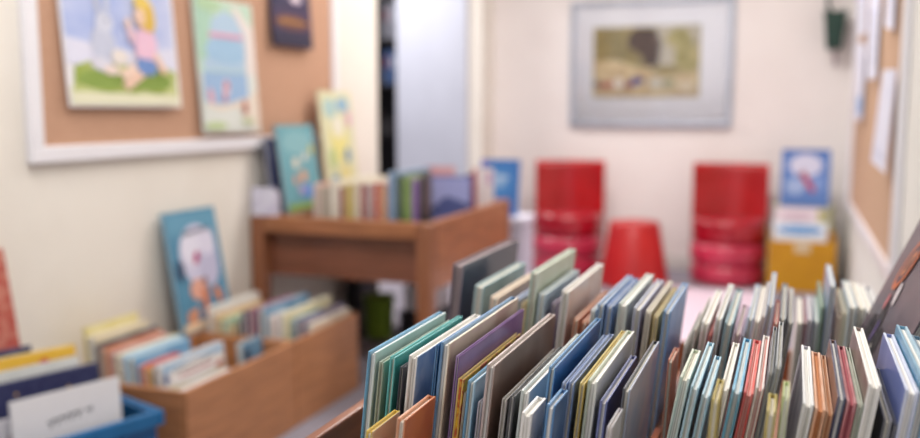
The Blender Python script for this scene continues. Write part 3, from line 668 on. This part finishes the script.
o.location = (XL+.080, 3.05, DZ+.001); o.rotation_euler = (0, R_(-6), 0); tag(o, 'dark navy book tucked behind the teal flowered picture book', 'book')
flor = [('#d8d6b0', 'R', .01, .01, .99, .99), ('#e2d98a', 'E', .5, .55, .26, .2), ('#a9c6c4', 'E', .3, .85, .2, .09), ('#8fb2c8', 'E', .7, .88, .2, .07), ('#6f8fae', 'E', .72, .42, .1, .07), ('#e6e2d2', 'E', .5, .68, .16, .1), ('#b9c88c', 'E', .25, .4, .12, .1), ('#7f9fb8', 'E', .3, .2, .16, .06), ('#d9a8c0', 'E', .85, .75, .08, .08), ('#dcd090', 'E', .6, .25, .2, .09)]
o = build_book(.012, .30, .495, '#d8d6b0', '#b98a5e', '#c9b896', PAGES_W, 'far', flor)
o.location = (XL+.105, 3.455, DZ+.001); o.rotation_euler = (0, R_(-5.5), 0); tag(o, 'tall pale yellow floral picture book standing behind the desk books', 'book')
b = MB(); b.box(0, .10, 0, .012, 0, .11, mat('#dcdaea', '#c4c0d8', 20, .8, .5)); b.box(0, .10, .03, .042, 0, .095, mat('#dcdaea', rough=.5)); b.box(0, .10, .012, .03, 0, .008, mat('#c9c6d8', rough=.5))
o = b.build('card_holder', None, (DX0+.01, DY0+.006, DZ+.001)); o.rotation_euler = (0, 0, R_(3)); tag(o, 'small white card holder on the desk corner by the wall', 'card holder')
# things under the desk
b = MB(); pr = [(.052, 0), (.06, .01), (.072, .19), (.076, .19), (.076, .20), (.066, .20), (.054, .02), (0, .02)]
b.lathe(pr, mat('#7f9c33', rough=.5), 28); o = b.build('storage_tub', None, (-1.775, 3.72, 0)); tag(o, 'green plastic tub on the floor under the desk', 'tub')
t = thing('storage_box', 'white lidded box resting on the black box under the desk', 'box', (-1.585, 3.74, .135))
one('body', mat('#d9d8de', rough=.5), -.075, .075, 0, .2, 0, .09, parent=t, bevel=.006); one('lid', mat('#e6e5ea', rough=.5), -.08, .08, -.005, .205, .09, .115, parent=t, bevel=.006)
t = thing('storage_box', 'black box on the floor under the desk, carrying the white box', 'box', (-1.585, 3.72, 0))
one('body', mat('#1f1f24', rough=.5), -.09, .09, 0, .24, 0, .105, parent=t, bevel=.006); one('lid', mat('#26262b', rough=.5), -.095, .095, -.005, .245, .105, .134, parent=t, bevel=.006)
t = thing('storage_box', 'tall black narrow box on the floor under the desk beside the green tub', 'box', (-1.90, 3.70, 0))
one('body', mat('#1a1a20', rough=.5), -.04, .04, 0, .2, 0, .30, parent=t, bevel=.006); one('lid', mat('#25252b', rough=.5), -.043, .043, -.004, .204, .30, .325, parent=t, bevel=.004)

# ------------------------------------------------------------------ back of the room
# blue book on a white box behind the desk
t = thing('display_box', 'pale lavender display box on the floor behind the desk', 'box', (-1.39, 4.36, 0))
one('body', mat('#cfcde0', rough=.6), -.14, .14, -.08, .12, 0, .485, parent=t, bevel=.006); one('lid', mat('#dad8e8', rough=.6), -.15, .15, -.09, .13, .485, .52, parent=t, bevel=.006)
bb = [('#2f6fb8', 'R', .01, .01, .99, .99), ('#3f80c4', 'E', .5, .6, .36, .28), ('#8fb6de', 'E', .5, .62, .16, .12), ('#c4d6ec', 'S', scribble(.3, .7, .75, .66, 4, .05, 11), .03), ('#8a6ac0', 'E', .08, .93, .07, .06)]
o = build_book(.014, .205, .285, '#2f6fb8', '#24599a', '#5f93cc', PAGES_W, 'far', bb)
o.location = (-1.495, 4.335, .5215); o.rotation_euler = (0, R_(-8), R_(-90)); tag(o, 'blue picture book with white drawing, upright behind the desk', 'book')

RED = mat('#b01219', '#9e0e14', 5, .8, .28, .35); RED2 = mat('#a80f25', '#960c1f', 5, .8, .25, .4); ROSE = mat('#c23350', '#b52a46', 5, .8, .28, .35)
def chair(x, y, rz, label):
    t = thing('childrens_chair', label, 'chair', (x, y, 0), (0, 0, R_(rz)), 'red round-seated chairs')
    def ring(r, z0, z1, k):
        rd = min(.035, (z1-z0)*.42)*k
        pts = [(0, z0), (r-rd, z0)]
        for q in range(7): a = -math.pi/2 + math.pi/2*q/6; pts.append((r-rd+rd*math.cos(a), z0+rd+rd*math.sin(a)))
        for q in range(7): a = math.pi/2*q/6; pts.append((r-rd+rd*math.cos(a), z1-rd+rd*math.sin(a)))
        pts.append((0, z1)); return pts
    for z0, z1, ma, nm, r in ((0, .125, ROSE, 'base_ring', .222), (.125, .255, ROSE, 'base_ring', .226), (.255, .405, RED2, 'seat', .222)):
        b = MB(); b.lathe(ring(r, z0, z1, 1), ma, 48); b.build(nm, t)
    # upright back: a thick panel curved round the rear of the seat
    b = MB(); n = 12; hw, r0 = .226, .45
    def pt(k, d, z):
        u = (k/n*2-1); w = hw*(1.0+.02*(z-.3)); return (u*w, .165+d-.055*u*u*1.0+.03*(z-.3), z)
    zs = [.14, .30, .48, .69, .715, .725]; ins = [0, 0, 0, 0, .008, .022]
    for j in range(len(zs)-1):
        for k in range(n):
            for d, sg in ((0, 1), (.075, -1)):
                da = d+ins[j]*sg; db = d+ins[j+1]*sg
                q = [pt(k, da, zs[j]), pt(k+1, da, zs[j]), pt(k+1, db, zs[j+1]), pt(k, db, zs[j+1])]
                b.face(q if sg > 0 else q[::-1], RED, True)
        for k in (0, n):
            b.face([pt(k, ins[j], zs[j]), pt(k, .075-ins[j], zs[j]), pt(k, .075-ins[j+1], zs[j+1]), pt(k, ins[j+1], zs[j+1])], RED)
    for k in range(n):
        b.face([pt(k, ins[-1], zs[-1]), pt(k+1, ins[-1], zs[-1]), pt(k+1, .075-ins[-1], zs[-1]), pt(k, .075-ins[-1], zs[-1])], RED)
        b.face([pt(k, 0, zs[0]), pt(k+1, 0, zs[0]), pt(k+1, .075, zs[0]), pt(k, .075, zs[0])], RED)
    b.build('backrest', t)
    return t
chair(-1.36, 5.70, 8, 'red round-seated chair beside the red stool, nearer the desk')
chair(-.355, 5.72, 2, 'red round-seated chair standing next to the yellow box')
b = MB()
pr = [(0, 0), (.205, 0), (.212, .006), (.208, .03), (.150, .372), (.142, .385), (.12, .388), (0, .380)]
b.lathe(pr, mat('#b5181a', '#a81216', 6, .8, .4, .15), 44)
o = b.build('stool', None, (-.885, 5.45, 0)); tag(o, 'red cone-shaped stool between the two red chairs', 'stool')
# pale pink mat
b = MB(); b.box(-.80, -.16, 3.9, 5.40, .001, .012, mat('#dfcbd9', '#d6c0d0', 120, 1, .95, bump=.3)); o = b.build('floor_mat', None, bevel=.004); tag(o, 'pale pink mat on the grey floor before the red chairs', 'mat')

# yellow box with leaflets
YEL = mat('#c9900f', '#bd8408', 6, .8, .4, .1)
t = thing('leaflet_box', 'mustard yellow box of leaflets on the floor at the wall corner', 'box', (.07, 5.52, 0))
b = MB()
for q in ((-.185, .185, 0, .012, 0, .300), (-.185, .185, .258, .27, 0, .335), (-.185, -.173, .012, .258, 0, .318), (.173, .185, .012, .258, 0, .318), (-.173, .173, .012, .258, 0, .012)): b.box(*q, YEL)
b.build('body', t, bevel=.004)
one('label_plate', mat('#d9c6a4', rough=.5), -.04, .045, -.004, 0, .235, .293, parent=t)
def card(x, y, z, w, h, ln, label, base, art):
    b = MB(); b.box(0, w, 0, .004, 0, h, mat(base, mixc(base, '#ffffff', .3), 14, .6, .5))
    fn = lambda u, v, L: (u*w, -.0004*L, v*h)
    fn.asp = h/w
    b.art(fn, art); o = b.build('leaflet', None, (x, y, z)); o.rotation_euler = (R_(-ln), 0, 0); return tag(o, label, 'leaflet', 'leaflets in the yellow box')
card(-.095, 5.55, .0125, .30, .395, 6, 'white leaflet with blue oval, front of the yellow box', '#e2e6ec', [('#dfe6f0', 'R', .02, .02, .98, .98), ('#5a9ad6', 'E', .5, .88, .42, .07), ('#3f86cc', 'R', .16, .85, .84, .90), ('#cfe0f0', 'S', scribble(.2, .875, .8, .875, 6, .01, 5), .012)])
card(-.090, 5.60, .0125, .28, .475, 5, 'pinkish white leaflet standing behind the blue oval leaflet', '#dfd2da', [('#e4d6de', 'R', .02, .02, .98, .98), ('#d0b8c6', 'E', .45, .88, .3, .05), ('#b8b46e', 'R', .86, .02, .98, .98)])
sp = [('#5a7fc0', 'R', .01, .01, .99, .99), ('#cfcfe4', 'E', .5, .72, .34, .20), ('#9fb4dc', 'E', .3, .35, .2, .14), ('#7c98d0', 'E', .75, .4, .16, .14), ('#b84a5e', 'P', [(.36, .56), (.46, .64), (.72, .30), (.64, .24), (.55, .34)]), ('#8c3a52', 'E', .44, .56, .06, .05), ('#3f66b0', 'R', .01, .93, .99, .99)]
o = build_book(.014, .27, .80, '#5a7fc0', '#4a6cae', '#7f9ad0', PAGES_W, 'far', None)
bpy.data.objects.remove(o.children[0]); bpy.data.objects.remove(o)
o = build_book(.014, .275, .345, '#5a7fc0', '#4a6cae', '#7f9ad0', PAGES_W, 'far', sp)
o.location = (-.062, 5.80, .4755); o.rotation_euler = (0, R_(-6), R_(-90)); tag(o, 'blue picture book with red figure, upright behind the yellow box', 'book')
t = thing('display_box', 'pale box behind the yellow box, carrying the blue picture book', 'box', (.07, 5.80, 0))
one('body', mat('#b9b890', rough=.6), -.16, .17, 0, .20, 0, .445, parent=t, bevel=.005); one('lid', mat('#c6c49c', rough=.6), -.165, .175, -.005, .205, .445, .475, parent=t, bevel=.005)

# framed picture
t = thing('framed_picture', 'silver-framed landscape print with wide white mount on the back wall', 'picture', (-1.445, YB-.001, .945))
FWd, FHt = 1.065, .835
b = MB(); fr = mat('#b4bac8', rough=.35, metallic=.3)
for q in ((0, FWd, 0, .035), (0, FWd, FHt-.035, FHt), (0, .035, .035, FHt-.035), (FWd-.035, FWd, .035, FHt-.035)): b.box(q[0], q[1], -.035, 0, q[2], q[3], fr)
b.build('frame', t, bevel=.004)
one('mount', mat('#e6e5ee', '#eae9f0', 4, .5, .7), .035, FWd-.035, -.012, -.004, .035, FHt-.035, parent=t)
b = MB(); pw, ph = .70, .465; px0, pz0 = .155, .195
b.box(px0, px0+pw, -.0145, -.0125, pz0, pz0+ph, mat('#b9aa84', '#8f8560', 9, 1, .7, 0, (1, 1, 1), 'print', (.35, .65)))
fn = lambda u, v, L: (px0+u*pw, -.0145-.0005*L, pz0+v*ph)
fn.asp = ph/pw
olive = mat('#7c7046', '#a08f5e', 14, 1, .7, 0, (1, 1, 1), 'print', (.38, .62)); sand = mat('#d9c6a0', '#c4a984', 16, 1, .7, 0, (1, 1, 1), 'print', (.4, .6)); umber = mat('#3d2c2c', '#5c4640', 16, 1, .7, 0, (1, 1, 1), 'print', (.4, .6)); gry = mat('#c4bcb0', '#aaa08c', 10, 1, .7, 0, (1, 1, 1), 'print', (.4, .6)); ol2 = mat('#958c4e', '#b8aa78', 18, 1, .7, 0, (1, 1, 1), 'print', (.4, .6))
b.art(fn, [(olive, 'P', [(.01, .45), (.40, .45), (.48, .98), (.01, .98)]), (gry, 'P', [(.55, .35), (.98, .35), (.98, .98), (.58, .98)]), (sand, 'P', [(.01, .02), (.98, .02), (.98, .42), (.6, .40), (.4, .44), (.2, .55), (.01, .52)]),
    (umber, 'P', [(.32, .84), (.40, .97), (.58, .96), (.64, .75), (.62, .46), (.52, .42), (.44, .62), (.34, .70)]), (ol2, 'E', .88, .55, .12, .22), (ol2, 'E', .80, .82, .12, .14), (olive, 'E', .70, .38, .14, .07),
    ('#a34a3c', 'E', .10, .18, .06, .05), ('#b86a5a', 'E', .18, .19, .04, .045), ('#e2ddd4', 'E', .25, .20, .05, .08), ('#8f3a34', 'E', .34, .18, .05, .05), ('#4a4488', 'E', .43, .24, .06, .05), ('#5a54a0', 'E', .40, .20, .04, .04), ('#c9c4b8', 'E', .60, .20, .07, .08), ('#9a9a7a', 'E', .72, .20, .06, .06), ('#d6c8b0', 'E', .88, .16, .07, .07), ('#7a6a5a', 'E', .04, .2, .03, .05)])
b.build('print', t)
gm = bpy.data.materials.new('picture glass'); gm.use_nodes = True; nt = gm.node_tree
for n_ in list(nt.nodes): nt.nodes.remove(n_)
ou = nt.nodes.new('ShaderNodeOutputMaterial'); tr = nt.nodes.new('ShaderNodeBsdfTransparent'); gl = nt.nodes.new('ShaderNodeBsdfGlossy'); mi = nt.nodes.new('ShaderNodeMixShader'); fz = nt.nodes.new('ShaderNodeFresnel')
gl.inputs['Roughness'].default_value = .02; fz.inputs['IOR'].default_value = 1.45
nt.links.new(fz.outputs[0], mi.inputs[0]); nt.links.new(tr.outputs[0], mi.inputs[1]); nt.links.new(gl.outputs[0], mi.inputs[2]); nt.links.new(mi.outputs[0], ou.inputs[0])
one('glass', gm, .035, FWd-.035, -.028, -.026, .035, FHt-.035, parent=t)

# green bucket hanging on the back wall
GRN = mat('#143a30', '#0f2f28', 6, .6, .4, .2)
t = thing('hanging_bucket', 'small dark green tapered bucket hung high on the back wall', 'bucket', (.205, YB-.12, 1.42))
b = MB()
def sq(w, z): return [(-w, -w, z), (w, -w, z), (w, w, z), (-w, w, z)]
b.hexa(sq(.044, 0)+sq(.062, .215), GRN); b.build('body', t, bevel=.008)
b = MB()
for q in ((-.068, .068, -.068, -.056), (-.068, .068, .056, .068), (-.068, -.056, -.056, .056), (.056, .068, -.056, .056)): b.box(q[0], q[1], q[2], q[3], .205, .226, GRN)
b.build('rim', t, bevel=.003)
b = MB(); b.tube([(-.03, 0, .22), (-.045, 0, .27), (-.05, .02, .36), (-.03, .06, .44), (0, .118, .46)], .011, GRN); b.build('hanger', t)
b = MB(); b.tube([(.0, 0, .002), (.004, 0, -.03), (.012, 0, -.06), (.008, 0, -.10)], .006, mat('#8a6a7c', rough=.6)); b.build('cord', t)

# ------------------------------------------------------------------ pinboard on the right wall, with notices
t = thing('pinboard', 'cork pinboard with white frame carrying paper notices, beside the yellow box', 'pinboard', (XR, 3.13, .50))
Lb = 2.62
b = MB()
for q in ((0, Lb, 0, .045), (0, Lb, 1.355, 1.40), (0, .03, .045, 1.355), (Lb-.22, Lb, .045, 1.355)): b.box(-.028, -.001, *q, WHT)
b.build('frame', t, bevel=.003)
one('cork_panel', mat('#c4a286', '#b8957a', 160, 1, .95, bump=.3), -.016, -.001, .03, Lb-.22, .045, 1.355, parent=t)
def notice(c, ys, label, art):
    """c: pixels of the top far, top near, bottom near, bottom far corners; ys: depth of the far and near edges"""
    q = [at(*c[0], 1, ys[0]), at(*c[1], 1, ys[1]), at(*c[2], 1, ys[1]), at(*c[3], 1, ys[0])]
    for p_ in q: p_.x = min(p_.x, XR-.03)
    b = MB(); pm = mat('#dfe0ee', '#d2d4e8', 8, .7, .6)
    def fn(u, v, L):
        top = q[0].lerp(q[1], u); bot = q[3].lerp(q[2], u); p = bot.lerp(top, v)
        return (p.x-.0008*L, p.y-.0004*L, p.z)
    fn.asp = 1.4
    n = 6
    for i in range(2):
        for j in range(n):
            b.face([fn(i/2, j/n, 0), fn((i+1)/2, j/n, 0), fn((i+1)/2, (j+1)/n, 0), fn(i/2, (j+1)/n, 0)], pm, True)
    b.art(fn, art); o = b.build('hanging_notice', None); return tag(o, label, 'notice', 'paper notices on the right pinboard')
blu = [('#8fb0dc', 'R', .15, .08, .85, .30)]
ln_ = [('#b9bcd2', 'R', .15, .2+.12*k, .85, .22+.12*k) for k in range(5)]
notice([(883, 70), (899, 69), (885, 174), (871, 161)], (3.46, 3.22), 'lowest white paper notice, curling off the cork near the wall end', [('#c9cce0', 'R', .1, .1, .9, .16)])
notice([(857, 42), (868, 44), (865, 119), (855, 121)], (4.95, 4.70), 'paper notice with blue patch at its foot, deepest along the pinboard', blu)
notice([(870, -16), (886, -16), (882, 78), (867, 80)], (4.25, 4.02), 'long white paper notice hanging in the middle of the right pinboard', ln_)
notice([(888, -30), (906, -32), (899, 30), (884, 27)], (3.62, 3.40), 'white paper notice at the top, above the curling one', ln_)
notice([(858, -20), (868, -22), (866, 32), (858, 38)], (4.90, 4.66), 'white paper notice above the blue-patched one', ln_)

# folders in the far bookcase
for k in range(5):
    for z0, h, c, nm in ((1.275, .27, '#34507e', 'blue'), (1.645, .29, '#7a7a86', 'grey')):
        b = MB(); b.box(0, .05, 0, .2, 0, h, mat(c, rough=.5)); b.box(.012, .038, -.001, 0, h*.5, h*.8, mat('#b9bccb' if k % 2 else '#8a4a56', rough=.6))
        p_ = bc.matrix_basis @ Vector((.0+k*.056, .03, z0))
        bpy.context.view_layer.update()
        p_ = bc.matrix_world @ Vector((.10+k*.056, .03, z0+.001))
        o = b.build('ring_binder', None, p_); o.rotation_euler = (0, 0, R_(8))
        tag(o, f'{nm} ring binder, {ORD[k]} on its shelf of the dark bookcase beyond the door', 'binder', f'{nm} binders in the far bookcase')

# ------------------------------------------------------------------ lights
def area(name, loc, sx, sy, e, col=(1, 1, 1), rot=(0, 0, 0)):
    d = bpy.data.lights.new(name, 'AREA'); d.shape = 'RECTANGLE'; d.size = sx; d.size_y = sy; d.energy = e; d.color = col
    o = bpy.data.objects.new(name, d); C.objects.link(o); o.location = loc; o.rotation_euler = rot; return o
area('ceiling_area_light', (-.8, 1.3, ZC-.02), 1.6, .6, 46, (1, .97, .94))
area('ceiling_area_light', (-.8, 4.2, ZC-.02), 1.6, .6, 60, (1, .97, .94))
area('ceiling_area_light', (-3.3, 5.3, ZC-.02), .8, .4, 75, (1, .98, .97))  # unseen lamp added in the next room to brighten the door leaf
w = bpy.data.worlds.new('World'); bpy.context.scene.world = w; w.use_nodes = True
w.node_tree.nodes['Background'].inputs['Color'].default_value = (.92, .95, 1, 1); w.node_tree.nodes['Background'].inputs['Strength'].default_value = 1.1
sc = bpy.context.scene
sc.view_settings.view_transform = 'Standard'
sc.view_settings.exposure = -0.07
